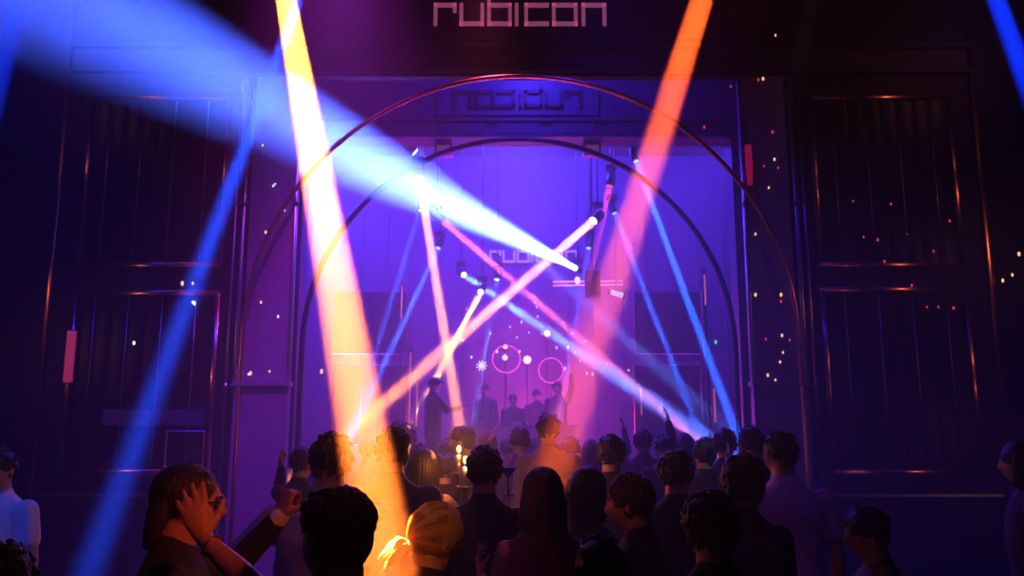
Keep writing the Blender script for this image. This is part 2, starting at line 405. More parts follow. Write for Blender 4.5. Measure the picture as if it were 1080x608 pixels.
# added warm spots out of view, aimed to give the copper trims highlights
for x, y, z, e in ((-6.7, 6.6, 7.1, 80), (-6.7, 6.6, 3.2, 70), (7.0, 6.6, 7.3, 90), (7.0, 6.6, 4.5, 70), (7.0, 6.6, 2.0, 30)):
    spot('house_warm', (x, y, z), (XC + (4.8 if x > 0 else -4.8), 10, z - .7), (1, .27, .1), e, 50, 1, .06)
# added spots without fixtures, brightening chosen figures of the crowd
spot('crowd_amber', (.15, 1.5, 3.7), (-.27, 2.8, 1.62), (1, .33, .13), 50, 17, 1, .1)
spot('crowd_red', (.9, .9, 3.0), (-.95, 2.7, 1.55), (1, .11, .035), 150, 17, 1, .1)
spot('crowd_violet', (-1.6, 1.4, 6.0), (-.8, 3.8, 1.3), (.3, .09, 1), 70, 24, 1, .1)
spot('crowd_red', (-.6, .9, 4.6), (.5, 4.0, 1.4), (1, .06, .10), 12, 34, 1, .15)
spot('crowd_blue', (-3.4, 1.4, 4.6), (-3.0, 5.0, 1.2), (.05, .085, 1), 420, 24, .8, .1)
spot('crowd_ice', (2.1, 5.0, 5.2), (1.48, 6.7, 1.72), (.25, .5, 1), 260, 8, .8, .05)
spot('crowd_red', (-.5, 2.9, 2.3), (.5, 3.8, 1.62), (1, .12, .05), 14, 16, 1, .05)
spot('crowd_violet', (1.8, 2.2, 5.6), (1.55, 4.9, 1.2), (.3, .08, 1), 60, 26, 1, .1)

# ------------------------------------------------------------ people
SK = [mat('skin_%d' % i, c, .5, bump=(60, 60, 60, .08)) for i, c in enumerate([(.55, .32, .24), (.42, .24, .17), (.62, .40, .31), (.3, .17, .12)])]
HAIR = dict(black=mat('hair_black', (.012, .010, .012), .5, bump=(90, 90, 14, .9)), brown=mat('hair_brown', (.05, .028, .02), .5, bump=(90, 90, 14, .9)),
            dark_blonde=mat('hair_dark_blonde', (.16, .07, .025), .45),
            blonde=mat('hair_blonde', (.62, .34, .13), .42, bump=(70, 70, 20, .4)))
CL = dict(black=mat('cloth_black', (.012, .012, .016), .85, bump=(14, 14, 9, .5)), navy=mat('cloth_navy', (.02, .02, .05), .85, bump=(14, 14, 9, .5)),
          white=mat('cloth_white', (.75, .75, .78), .85, bump=(12, 12, 8, .5)), lavender=mat('cloth_lavender', (.42, .34, .56), .85, bump=(10, 10, 6, .6)),
          wine=mat('cloth_wine', (.10, .02, .04), .8, bump=(14, 14, 9, .5)), grey=mat('cloth_grey', (.12, .11, .14), .85, bump=(14, 14, 9, .5)),
          shoe=mat('shoe_leather', (.02, .018, .018), .4), denim=mat('denim', (.03, .035, .07), .9, bump=(20, 20, 20, .4)))
EYE = mat('eye_white', (.7, .68, .66), .25); IRIS = mat('iris', (.03, .015, .01), .2)
GOLD = mat('gold', (.9, .6, .25), .25, 1.0); GLASSES = mat('sunglass_black', (.01, .01, .01), .12)
BRACELET_MAT = GOLD

def g(x, s): return math.exp(-(x / s) ** 2)
def headpt(d):
    x, y, z = d.x * .076, d.y * .096, d.z * .117
    low = max(0., -z / .117)
    x *= 1 - .26 * low ** 1.3
    if y > 0: y *= 1 + .04 * low
    else: y *= 1 - .30 * low
    if d.y > 0:
        f = d.y
        y += f * .026 * g(x, .012) * g(z + .022, .020)            # nose
        y += f * .008 * g(x, .008) * g(z - .002, .022)
        y += f * .006 * g(z - .026, .010) * g(x, .045)            # brow
        y -= f * .012 * (g(x - .031, .015) + g(x + .031, .015)) * g(z - .006, .012)
        y += f * .008 * g(x, .022) * g(z + .056, .006) + f * .008 * g(x, .020) * g(z + .069, .006)
        y -= f * .004 * g(x, .024) * g(z + .0625, .003)
        y += f * .010 * g(x, .020) * g(z + .102, .014)            # chin
        y += f * .004 * (g(x - .046, .018) + g(x + .046, .018)) * g(z + .025, .02)
    return Vector((x, y, z))
def add_head(mb, c, rot, k, hi):
    mb.sphere(c, None, 56 if hi else 36, 44 if hi else 26, rot @ Matrix.Scale(k, 3), headpt)
    for s in (-1, 1):
        er = rot @ Matrix.Rotation(s * .35, 3, 'Z')
        mb.sphere(c + rot @ Vector((s * .078, -.008, -.006)) * k, (.009 * k, .019 * k, .031 * k), 10, 8, er)
def add_hand(mb, w_, d, nrm, thumb, curl=.35, k=1., fingers=(1, 1, 1, 1)):
    """wrist, finger direction, palm normal, thumb side +1/-1; fingers: extra curl factor per finger"""
    d = d.normalized(); nrm = (nrm - d * nrm.dot(d)).normalized(); s = d.cross(nrm) * thumb
    mb.loft([(w_, .025 * k, .020 * k), (w_ + d * .03 * k, .034 * k, .020 * k), (w_ + d * .065 * k, .041 * k, .017 * k), (w_ + d * .088 * k, .039 * k, .013 * k)], side=s, n=14)
    for i, (o, L) in enumerate(zip((.031, .0105, -.0105, -.030), (.072, .080, .074, .058))):
        p = w_ + d * (.082 if i < 3 else .076) * k + s * o * k
        d0 = (d + s * o * 5).normalized(); a = curl * fingers[i]; pts = [p]; rr = [.0092 * k]
        for q, fr in enumerate((.45, .32, .25)):
            th = a * (.75, 1.65, 2.3)[q]
            pts.append(pts[-1] + (d0 * math.cos(th) + nrm * math.sin(th)).normalized() * L * fr * k); rr.append((.0088, .0080, .0068)[q] * k)
        mb.limb(pts, rr, 10)
    p = w_ + d * .022 * k + s * .026 * k
    td = (d * .75 + s * .85 + nrm * (.25 + curl * .5)).normalized()
    p1 = p + td * .042 * k; td2 = (td + d * .35 + nrm * curl * .6).normalized(); p2 = p1 + td2 * .032 * k
    mb.limb([p, p1, p2, p2 + td2 * .018 * k], [.014 * k, .0115 * k, .0098 * k, .0075 * k], 10)

HEADDIRS = None
def hair_mesh(c, rot, k, style, seed, hi):
    mb = MB(); nu, nv = (72, 48) if hi else (32, 22)
    sd = Vector((seed * 3.1, seed * 1.7, 0))
    def shell(a, b_, cc, off, amp, fr, groove=0):
        def fn(d):
            p = Vector((d.x * a, d.y * b_, d.z * cc))
            nn = noise.noise(Vector((d.x * fr, d.y * fr, d.z * fr * .6)) + sd) + .5 * noise.noise(Vector((d.x * fr * 2.3, d.y * fr * 2.3, d.z * fr * 2)) + sd)
            p *= 1 + amp * nn
            if groove:
                ph = math.atan2(d.x, d.z + .4)
                p *= 1 + groove * math.sin(ph * 46 + 3 * nn) * min(1, max(0, 1.2 + d.y))
            # nape and side trims
            if p.z < -.045: p.x *= .94
            return p + Vector(off)
        mb.sphere(c, None, nu, nv, rot @ Matrix.Scale(k, 3), fn)
    def locks(n, a, b_, cc, off, L, r0, curl, zmin=-.35):
        for i in range(n):
            z = rnd.uniform(zmin, 1); ph = rnd.uniform(0, 2 * math.pi); q = math.sqrt(1 - z * z)
            d = Vector((q * math.cos(ph), q * math.sin(ph), z))
            if z < .35 and d.y > .15: continue
            p = Vector((d.x * a, d.y * b_, d.z * cc)) * .97 + Vector(off)
            cmb = Vector((d.x * .3, -.5 + rnd.uniform(-.3, .3), -.9 if z < .6 else .1)) + Vector((rnd.uniform(-1, 1), rnd.uniform(-1, 1), rnd.uniform(-1, 1))) * curl
            t_ = (cmb - d * cmb.dot(d)).normalized(); l = L * rnd.uniform(.6, 1.2)
            pts = [p, p + t_ * l * .4 + d * l * .22, p + t_ * l * .8 + d * l * .26, p + t_ * l * 1.1 + d * l * rnd.uniform(.05, .35)]
            mb.limb([c + rot @ v * k for v in pts], [r0 * k, r0 * k, r0 * .75 * k, r0 * .2 * k], 5)
    m_ = 3.2 if hi else 1
    if style == 'short': shell(.083, .099, .096, (0, -.006, .031), .03, 6); locks(int(80 * m_), .083, .099, .096, (0, -.006, .031), .036, .009, .25, -.75)
    elif style == 'fade':
        shell(.081, .094, .094, (0, -.016, .018), .012, 8)
        shell(.084, .099, .070, (0, .002, .060), .07, 7); locks(int(60 * m_), .084, .098, .070, (0, -.002, .062), .032, .009, .6, -.1)
    elif style == 'curly': shell(.088, .104, .100, (0, -.013, .031), .08, 7); locks(int(90 * m_), .089, .105, .101, (0, -.013, .031), .028, .011, 1.0, -.8)
    elif style == 'slick':
        shell(.088, .108, .102, (0, -.021, .029), .02, 5, .008)
        mb.loft([(c + rot @ Vector(p) * k, a * k, b_ * k) for p, a, b_ in (((0, -.05, .03), .08, .06), ((0, -.085, -.04), .078, .045), ((0, -.10, -.10), .065, .03), ((0, -.112, -.135), .05, .014))], side=rot @ Vector((1, 0, 0)), n=20)
    elif style == 'cap':
        shell(.086, .101, .092, (0, -.012, .036), .0, 6)
        mb.loft([(c + rot @ Vector(p) * k, a * k, b_ * k) for p, a, b_ in (((0, .06, .062), .07, .008), ((0, .15, .05), .05, .005))], side=rot @ Vector((1, 0, 0)), n=14)
    elif style in ('long', 'bob'):
        shell(.088, .104, .098, (0, -.008, .032), .025, 6, .006)
        L = -.36 if style == 'long' else -.17
        n = 46 if hi else 22
        for i in range(n):                         # locks fanning down from the crown
            a = R(-118 + 236 * (i + rnd.uniform(-.3, .3)) / (n - 1)); sx, cy = math.sin(a), -math.cos(a)
            tip = L * rnd.uniform(.85, 1.06); r0 = .017 if hi else .026
            pts = [Vector((sx * .066, cy * .080 - .012, .05)), Vector((sx * .084, cy * .096 - .014, -.02)), Vector((sx * .086, cy * .094 - .016, -.10)),
                   Vector((sx * .084 + rnd.uniform(-.01, .01), cy * .085 - .022, (tip - .10) / 2)), Vector((sx * .075 + rnd.uniform(-.014, .014), cy * .08 - .022, tip))]
            mb.limb([c + rot @ p * k for p in pts], [r0 * k, r0 * k, r0 * .95 * k, r0 * .7 * k, r0 * .18 * k], 7)
    elif style == 'ponytail':
        shell(.0865, .104, .103, (0, -.009, .025), .006, 4, .010)
        tie = Vector((0, -.112, -.040))
        A3 = Vector((.0865, .104, .103)); O3 = Vector((0, -.009, .025))
        td = Vector((0, -1, -.32)).normalized()
        for i in range(150):
            a = 2 * math.pi * (i + rnd.uniform(-.3, .3)) / 150
            st = Vector((math.sin(a), .50 + .25 * math.cos(a), .12 + .72 * math.cos(a))).normalized()
            pts = []
            for q in range(9):
                u = q / 8; d_ = (st * (1 - u) + td * u + Vector((0, 0, .10 * math.sin(u * math.pi)))).normalized(); r_ = 1.0 + .012 * rnd.uniform(-1, 1) * (1 - u)
                pts.append(c + rot @ (Vector((d_.x * A3.x, d_.y * A3.y, d_.z * A3.z)) * r_ + O3) * k)
            mb.limb(pts, [.0046 * k] * 7 + [.004 * k, .003 * k], 5)
            mb.mi[-(8 * 5 + 2):] = [i % 2 if rnd.random() < .8 else 0] * (8 * 5 + 2)
        mb.lathe([(.020 * k, -.012), (.026 * k, -.006), (.026 * k, .006), (.020 * k, .012)], 16, c + rot @ tie * k, rot @ Matrix.Rotation(R(78), 3, 'X'))
        for i in range(30):
            a = 2 * math.pi * i / 30; q = rnd.uniform(.7, 1.2); o = Vector((math.cos(a), 0, math.sin(a))) * rnd.uniform(.5, 1.1)
            pts = [tie + o * .010, tie + Vector((0, -.020, .002)) + o * .022, tie + Vector((0, -.042, -.006)) + o * .034, tie + Vector((0, -.062 * q, -.022 * q)) + o * .036, tie + Vector((rnd.uniform(-.02, .02), -.080 * q, -.045 * q)) + o * .034]
            mb.limb([c + rot @ p * k for p in pts], [.006 * k, .008 * k, .0075 * k, .006 * k, .0015 * k], 6)
    return mb

def person(name_loc, height, yaw, label, group=None, skin=0, hair='short', hcol='black', top='black', bottom='denim', sleeve='long',
           head=(0, 0, 0), armR=None, armL=None, hands=None, build=1., lean=0., hi=False, face=False, female=False, z0=0., seed=1, world=None, cuff=None, collar=None, extra=None):
    """armR / armL: (elbow, wrist) offsets from the shoulder and elbow in the person's own frame (x right, y ahead, z up), metres at 1.75 m"""
    k = height / 1.75
    t = thing('person', (name_loc[0], name_loc[1], z0), R(yaw))
    P = lambda x, y, z: Vector((x * k, y * k + lean * max(0, z - .95) * k, z * k))
    sw = .175 * build * (.9 if female else 1); vox = .0054 if hi else .011
    body = MB()
    wst = .128 if female else .142 * build
    tor = [(P(0, 0, .86), .155 * k * (1.04 if female else build), .108 * k), (P(0, 0, .96), .160 * k, .112 * k), (P(0, .01, 1.08), wst * k, .100 * k), (P(0, .01, 1.22), .155 * build * k, .112 * k),
           (P(0, -.005, 1.34), (.165 * build) * k, .112 * k), (P(0, -.01, 1.42), sw * .95 * k, .085 * k), (P(0, -.01, 1.462), .108 * k, .066 * k), (P(0, -.01, 1.492), .072 * k, .062 * k)]
    body.loft(tor, n=20)
    hrot = Matrix.Rotation(R(head[0]), 3, 'Z') @ Matrix.Rotation(R(head[1]), 3, 'X') @ Matrix.Rotation(R(head[2]), 3, 'Y')
    neck = P(0, -.012, 1.45); hc = P(0, .014, 1.508) + hrot @ Vector((0, .008, .110)) * k
    body.limb([neck, P(0, -.002, 1.50), hc + hrot @ Vector((0, -.022, -.055)) * k], [.068 * k, .062 * k * (.88 if female else 1), .058 * k], 16)
    add_head(body, hc, hrot, k, hi)
    dflt = (Vector((.05, -.02, -.285)), Vector((.01, .08, -.245)))
    sh_top = MB(); sh_top.loft([(c, a + .014 * k, b_ + .014 * k) for c, a, b_ in tor[:-2]] + [(P(0, -.012, 1.462), .118 * k, .078 * k), (P(0, -.012, 1.492), .074 * k, .068 * k)], n=20)
    if bottom == 'dress': pass
    wrists = {}
    for s, arm in ((1, armR), (-1, armL)):
        e, wv = (Vector(arm[0]), Vector(arm[1])) if arm else (Vector(dflt[0]), Vector(dflt[1]))
        if not arm and s < 0: e.x, wv.x = -e.x, -wv.x
        S = P(s * sw * .98, -.01, 1.405); E = S + e * k; W = E + wv * k
        if world and s in world:
            inv = Matrix.Rotation(-R(yaw), 3, 'Z'); org = Vector((name_loc[0], name_loc[1], z0))
            E, W = inv @ (Vector(world[s][0]) - org), inv @ (Vector(world[s][1]) - org)
        wrists[s] = (E, W)
        body.limb([S, S + (E - S) * .4, E, E + (W - E) * .35, W], [.052 * k, .047 * k, .037 * k, .037 * k, .023 * k], 12)
        hd = (hands or {}).get(s)
        dd = (W - E).normalized()
        if hd and world and s in world: add_hand(body, W, inv @ Vector(hd[0]), inv @ Vector(hd[1]), hd[2], hd[3], k, hd[4] if len(hd) > 4 else (1, 1, 1, 1))
        elif hd: add_hand(body, W, Vector(hd[0]), Vector(hd[1]), hd[2], hd[3], k * (.92 if female else 1), hd[4] if len(hd) > 4 else (1, 1, 1, 1))
        else: add_hand(body, W, dd, Vector((-s, 0, 0)) if abs(dd.x) < .8 else Vector((0, 0, -1)), s, .35, k)
        if sleeve == 'long': sh_top.limb([S, S + (E - S) * .4, E, E + (W - E) * .4, W - (W - E) * .06], [.068 * k, .062 * k, .054 * k, .048 * k, .037 * k], 14)
        elif sleeve == 'short': sh_top.limb([S, S + (E - S) * .35, S + (E - S) * .62], [.068 * k, .064 * k, .060 * k], 14)
        elif sleeve == 'none': sh_top.limb([S + Vector((-s * .03, 0, .0)), S], [.045 * k, .045 * k], 12)
    for s in (-1, 1):
        body.limb([P(s * .09, 0, .90), P(s * .10, .01, .70), P(s * .10, .015, .48), P(s * .105, -.01, .36), P(s * .11, -.01, .09)], [.088 * k, .076 * k, .054 * k, .054 * k, .035 * k], 14)
        body.loft([(P(s * .11, -.04, .045), .034 * k, .034 * k), (P(s * .115, .06, .04), .038 * k, .028 * k), (P(s * .12, .15, .03), .036 * k, .018 * k)], n=12)
    ob = remeshed(body, 'body', SK[skin], vox, 2, t)
    remeshed(sh_top, 'shirt' if top != 'black' else 'jacket', CL[top], .010 if hi else .013, 3, t)
    tr = MB()
    tr.loft([(P(0, 0, .84), .168 * k, .122 * k), (P(0, 0, .93), .171 * k, .124 * k), (P(0, 0, 1.0), .160 * k, .118 * k)], n=18)
    for s in (-1, 1):
        tr.limb([P(s * .09, 0, .88), P(s * .10, .01, .70), P(s * .10, .015, .48), P(s * .108, -.005, .28), P(s * .112, -.005, .10)], [.100 * k, .088 * k, .066 * k, .064 * k, .056 * k], 14)
    remeshed(tr, 'trousers', CL[bottom], .014, 2, t)
    for s in (-1, 1):
        b = MB()
        b.loft([(P(s * .11, -.055, .045), .040 * k, .040 * k), (P(s * .115, .06, .045), .047 * k, .038 * k), (P(s * .122, .17, .03), .042 * k, .024 * k)], n=14)
        b.box(P(s * .115, .05, .0115), (.088 * k, .27 * k, .022 * k))
        b.build('shoe', CL['shoe'], t, True)
    hm = hair_mesh(hc, hrot, k, hair, seed, hi)
    if hair == 'bald': hm = None
    if hm and hm.V:
        hm.build('cap' if hair == 'cap' else 'hair', [HAIR[hcol], HAIR['dark_blonde']] if hair != 'cap' else CL['black'], t, True)
    if face:
        for s in (-1, 1):
            b = MB(); ec = hc + hrot @ Vector((s * .031, .0735, .005)) * k
            b.sphere(ec, (.0125 * k,) * 3, 14, 10); b.build('eye', EYE, t, True)
            b2 = MB(); b2.sphere(ec + hrot @ Vector((0, .0085, 0)) * k, (.0058 * k,) * 3, 12, 8); b2.build('iris', IRIS, t.children[-1], True)
            b = MB(); b.loft([(hc + hrot @ Vector((s * x, y, z)) * k, .0035 * k, .0035 * k) for x, y, z in ((.015, .098, .026), (.03, .096, .031), (.047, .083, .026))], side=(0, 0, 1), n=8)
            b.build('eyebrow', HAIR['black'], t, True)
    if cuff:
        E, W = wrists[cuff]
        d = (E - W).normalized()
        MB().limb([W - d * .004, W + d * .035], [.033 * k, .036 * k], 18).build('shirt_cuff', CL['white'], t, True)['label'] = 'white shirt cuff'
    if collar:
        b = MB(); b.tube([P(.070 * math.cos(a), -.012 + .062 * math.sin(a), 1.478 + .012 * math.sin(a)) for a in [2 * math.pi * q / 24 for q in range(24)]], .013 * k, 8, True)
        b.build('shirt_collar', CL[collar], t, True)
    if extra: extra(t, hc, hrot, k, wrists)
    tag(t, label, 'person', group)
    return t

def top_at(px, py, Y):
    """floor position and height of someone whose crown shows at px, py"""
    p = at(px, py, Y); return (p.x, p.y), p.z

def who(px, py, Y, yaw, label, z0=0., **kw):
    (x, y), h = top_at(px, py, Y); h -= z0 + .012
    return person((x, y), h, yaw, label, z0=z0, **kw)

# ---- near row
V3 = Vector
who(4, 470, 5.0, 172, 'man in a white t-shirt at the far left edge, facing the camera', hair='short', top='white', sleeve='short', face=True, seed=2, hi=False)
who(3, 569, 2.3, 20, 'dark head at the bottom left corner, in front of the white t-shirt', hair='curly', seed=3)
def c_extra(t, hc, rot, k, wr):
    b = MB()
    for s in (-1, 1):
        b.loft([(hc + rot @ V3((s * .052, .083, .006)) * k, .017 * k, .004), (hc + rot @ V3((s * .018, .099, .006)) * k, .017 * k, .004)], side=rot @ V3((0, 0, 1)), n=14)
        b.limb([hc + rot @ V3((s * .062, .080, .012)) * k, hc + rot @ V3((s * .081, .0, .012)) * k], [.0028, .0028], 6)
    b.tube([hc + rot @ V3((-.012, .104, .008)) * k, hc + rot @ V3((.012, .104, .008)) * k], .0025, 6)
    b.build('sunglasses', GLASSES, t, True)
who(193, 484, 2.8, -74, 'man with slicked dark hair and sunglasses in profile, raising a fist', hair='slick', hi=True, face=True, top='black', seed=4, skin=1, head=(0, -4, 0),
    world={-1: (at(246, 600, 3.12), at(296, 545, 3.05))}, hands={-1: ((.22, -.05, 1), (.55, .8, -.1), -1, 1.6, (1, 1.05, 1.05, 1.1))}, cuff=-1, extra=c_extra)
def e_extra(t, hc, rot, k, wr):
    E, W = wr[-1]; d = (E - W).normalized(); q = d.to_track_quat('Z', 'Y').to_matrix()
    b = MB(); b.tube([W + d * .035 + q @ V3((math.cos(a) * .029, math.sin(a) * .029, 0)) for a in [2 * math.pi * i / 28 for i in range(28)]], [.0035 + .0012 * (i % 2) for i in range(28)], 7, True, ref=(.3, .2, .9))
    b.build('bracelet', GOLD, t, True)
who(362, 513, 2.15, 48, 'man with thick dark hair and short sides seen from behind, nearest the camera', hair='fade', hi=True, top='black', sleeve='short', seed=5, skin=1, face=True, collar='black',
    world={-1: (at(270, 622, 2.34), at(215, 568, 2.42))}, hands={-1: ((-.42, .05, 1), (-.3, .9, -.1), -1, .14, (.6, 1, 1.4, 2))}, extra=e_extra)
def f_extra(t, hc, rot, k, wr):
    for s in (-1, 1):
        MB().lathe([(.001, -.005), (.005, -.003), (.006, 0), (.005, .003), (.001, .005)], 10, hc + rot @ V3((s * .086, -.004, -.040)) * k).build('earring', GOLD, t, True)
who(452, 524, 2.85, -48, 'blonde woman with a low ponytail, beside the man with short sides', hair='ponytail', hcol='blonde', hi=True, female=True, top='black', sleeve='none', seed=6, skin=2, face=True, head=(-6, -8, 0), extra=f_extra)
who(350, 453, 3.75, 6, 'large man in a lavender shirt seen from behind, under the big orange beam', hair='short', top='lavender', build=1.18, seed=7,
    armL=((-.20, -.02, -.20), (-.15, .08, -.19)))
who(415, 449, 4.8, 0, 'tall dark-haired man from behind, right of the lavender shirt', hair='curly', top='navy', build=1.1, seed=8)
who(446, 470, 5.7, -10, 'person with long black hair reaching an arm forward, behind the ponytail', hair='bob', female=True, top='black', sleeve='none', seed=9, skin=0,
    armR=((.10, .16, -.13), (.02, .16, .14)), hands={1: ((.5, .3, .5), (0, -.2, -1), 1, .5)})
who(511, 469, 4.4, -6, 'person in black with round dark hair, centre of the crowd, hand out right', hair='curly', top='black', seed=10, skin=1, collar='white', hi=False,
    armR=((.07, .12, -.24), (-.02, .19, .05)), hands={1: ((.1, .25, .8), (-1, .1, 0), 1, .5, (.4, .8, 1.2, 1.5))})
who(573, 489, 3.6, 8, 'woman with long straight hair in the red beam, seen from behind', hair='long', hcol='brown', female=True, hi=True, top='wine', sleeve='none', seed=11, skin=0,
    armL=((-.05, .10, -.24), (-.03, .20, .10)), hands={-1: ((-.15, .15, .8), (1, 0, .1), -1, .7, (.3, .7, 1, 1.2))})
who(617, 489, 4.3, -62, 'woman with dark bobbed hair turned right, beside the long hair', hair='bob', female=True, top='black', seed=12, face=True, skin=0)
who(670, 498, 3.8, 74, 'man with curly dark hair in left profile, his brow lit red', hair='curly', top='black', hi=True, face=True, seed=13, skin=0, head=(0, -6, 0))
who(712, 472, 4.6, -5, 'dark-haired person from behind, left of the bright white hands', hair='curly', top='black', seed=14)
who(783, 478, 3.9, -52, 'dark-haired man turned right, between the white hands and the lavender back', hair='curly', top='black', hi=True, seed=15, face=True, skin=3)
who(750, 515, 2.8, 6, 'man with round dark hair at the bottom, right of centre, neck lit red', hair='curly', hi=True, top='black', seed=16, skin=1)
who(823, 452, 4.7, 2, 'broad man in a pale lavender t-shirt from behind, on the right', hair='short', top='lavender', sleeve='short', build=1.15, seed=17, skin=1)
who(920, 531, 3.6, 84, 'man in left profile low on the right, under the lower right panel', hair='short', top='grey', seed=18, skin=0, face=True, head=(0, -5, 0))
who(1078, 462, 5.0, 70, 'dark figure at the far right edge, face turned left', hair='bob', female=True, top='black', seed=19, face=True)
who(634, 562, 2.35, 0, 'person in black at the bottom, below the man with the red-lit brow', hair='short', top='black', seed=20, build=1.15)
# ---- middle rows
up = lambda s: (V3((s * .12, .12, .18)), V3((-s * .03, .05, .25)))
who(490, 449, 7.6, 78, 'person in left profile, lit orange, in front of the stage', hair='fade', top='black', seed=21, skin=0, face=True)
who(468, 478, 6.6, 5, 'short person pointing one finger up beside the steep orange beam', hair='short', top='black', seed=22,
    armR=((.08, .14, -.06), (-.01, .03, .25)), hands={1: ((0, .1, 1), (0, 1, 0), 1, 1.2, (.0, 1.2, 1.2, 1.2))})
who(578, 434, 7.2, 0, 'tall man in a grey shirt from behind, above the woman with long hair', hair='short', top='grey', seed=23)
who(548, 450, 8.0, 0, 'person holding both hands to their head, in front of the stage', hair='short', top='navy', seed=24,
    armR=((.15, .14, .02), (-.07, -.02, .21)), armL=((-.15, .14, .02), (.07, -.02, .21)))
who(742, 460, 6.6, -8, 'person lifting both hands in the blue beam', hair='short', top='navy', seed=25,
    armR=((.06, .22, -.06), (-.04, .05, .22)), armL=((-.04, .22, -.08), (.03, .05, .20)),
    hands={1: ((.15, .1, 1), (-1, 0, 0), 1, .2), -1: ((-.1, .1, 1), (1, 0, 0), -1, .5)})
who(318, 470, 6.6, -20, 'person clapping raised hands, left of the lavender shirt', hair='short', top='black', seed=26,
    armR=((.12, .12, .08), (-.02, .04, .18)), armL=((-.10, .14, -.02), (-.02, .04, .20)))
who(792, 448, 6.2, 0, 'dark-haired person behind the lavender t-shirt, to its left', hair='short', top='black', seed=27)
who(764, 451, 7.4, -10, 'dark head behind the blue lit hands, under the strong blue beam', hair='curly', top='navy', seed=28)
who(440, 466, 8.2, 0, 'small dark head between the tall man and the orange beam', hair='curly', top='black', seed=29)
who(421, 443, 8.6, 0, 'distant head over the tall dark-haired man', hair='short', top='grey', seed=30)
who(644, 458, 5.8, -5, 'broad person in navy from behind, right of the red beam', hair='curly', top='navy', build=1.15, seed=31)
who(514, 452, 9.6, 10, 'dancer at the stage edge, face half turned, right of the orange beam', hair='bob', female=True, top='wine', seed=32, face=True)
# archetypes repeated in the far rows
def copy_person(src, px, py, Y, yaw, label, z0=0.):
    c = src.copy(); col.objects.link(c)
    p = at(px, py, Y); h0 = src['h']; c.location = (p.x, p.y, z0); s = (p.z - z0 - .012) / h0; c.scale = (s, s, s); c.rotation_euler = (0, 0, R(yaw))
    for ch in src.children:
        d = ch.copy(); col.objects.link(d); d.parent = c
        for gg in ch.children:
            e = gg.copy(); col.objects.link(e); e.parent = d
    c['label'] = label
    return c
def proto(px, py, Y, yaw, label, **kw):
    t = who(px, py, Y, yaw, label, group='dancers in the far rows', **kw)
    t['h'] = at(px, py, Y).z - .012
    return t
A = proto(602, 460, 8.4, 5, 'far dancer right of the tall grey shirt', hair='short', top='black', seed=40)
B_ = proto(678, 452, 9.2, -6, 'far dancer with one arm raised, below the copper strip', hair='curly', top='navy', seed=41, armR=up(1))
C_ = proto(623, 462, 9.8, 0, 'far dancer with long hair, between two short-haired heads', hair='bob', female=True, top='black', seed=42)
for src, px, py, Y, yaw, lb in (
    (A, 700, 458, 8.6, 12, 'far dancer with short hair where the light blue beam ends'), (C_, 722, 455, 9.6, -8, 'far dancer with long hair, left of the blue lit hands'),
    (B_, 535, 462, 11.0, 8, 'far dancer with a raised arm, close to the stage'), (A, 470, 462, 9.9, -12, 'far dancer under the capped figure'),
    (C_, 590, 466, 10.4, 9, 'far dancer with long hair, tucked behind the tall grey shirt'), (A, 658, 464, 10.8, 2, 'far dancer just left of the raised arm'),
    (B_, 408, 460, 10.2, -5, 'far dancer with a raised arm, above the tall dark-haired man'), (C_, 500, 465, 11.9, 0, 'far dancer with long hair by the short blue beam'),
    (A, 565, 462, 12.0, -4, 'farthest short-haired dancer, in the pink glow'), (A, 388, 462, 9.4, 4, 'far dancer beside the orange beam, right of the lavender shirt'),
    (C_, 338, 466, 8.2, -8, 'far dancer with long hair, left of the orange beam'), (B_, 640, 458, 12.0, 5, 'farthest dancer with a raised arm')):
    copy_person(src, px, py, Y, yaw, lb)

# ---- stage, podium and the people on them
ST = 1.0
b = MB(); b.box((XC + .3, 17.4, ST / 2), (7.0, 3.6, ST)); b.box((XC + .3, 15.58, ST - .03), (7.05, .06, .06)); t = thing('stage', (0, 0, 0)); b.build('platform', M['black'], t)
tag(t, 'low black stage in front of the rear wall', 'stage')
t = thing('podium', (at(455, 400, 14.0).x, 14.05, 0)); MB().box((0, 0, .45), (1.1, .9, .9)).build('body', M['black'], t); MB().box((0, 0, .915), (1.16, .96, .03)).build('top', M['steel'], t)
tag(t, 'podium under the capped figure, left of the stage', 'podium')
who(457, 397, 14.0, -70, 'capped figure standing raised on the podium, lit by the yellow beam', z0=.93, hair='cap', top='black', seed=50,
    armR=((.05, .18, -.18), (-.03, .22, .06)))
who(541, 415, 16.6, 180, 'person on the stage facing the crowd, in the pink glow', z0=ST, hair='short', top='black', seed=51, face=True)
who(512, 404, 17.0, 150, 'person on the stage, left, below the first pink ring', z0=ST, hair='short', top='navy', seed=52)
who(588, 402, 17.0, 165, 'person on the stage with one arm raised, to the right', z0=ST, hair='curly', top='navy', seed=53, armL=((-.10, .08, .22), (0, .02, .26)))
who(566, 410, 17.3, 185, 'person on the stage behind the booth, centre right', z0=ST, hair='short', top='black', seed=54)
# DJ booth
t = thing('booth', (at(548, 430, 16.2).x, 16.05, ST))
MB().box((0, 0, .5), (2.0, .5, 1.0)).build('front', M['black'], t)
MB().box((0, -.02, 1.02), (2.1, .6, .04)).build('worktop', M['lacquer'], t)
for x in (-.55, .55):
    b = MB(); b.box((x, -.02, 1.07), (.34, .36, .06)); b.lathe([(.13, 1.10), (.13, 1.115), (.03, 1.12)], 24, (x, -.02, 0)); b.build('player', M['black'], t)
MB().box((0, -.02, 1.075), (.3, .36, .07)).build('mixer', M['steel'], t)
tag(t, 'black music booth on the stage with two players', 'booth')

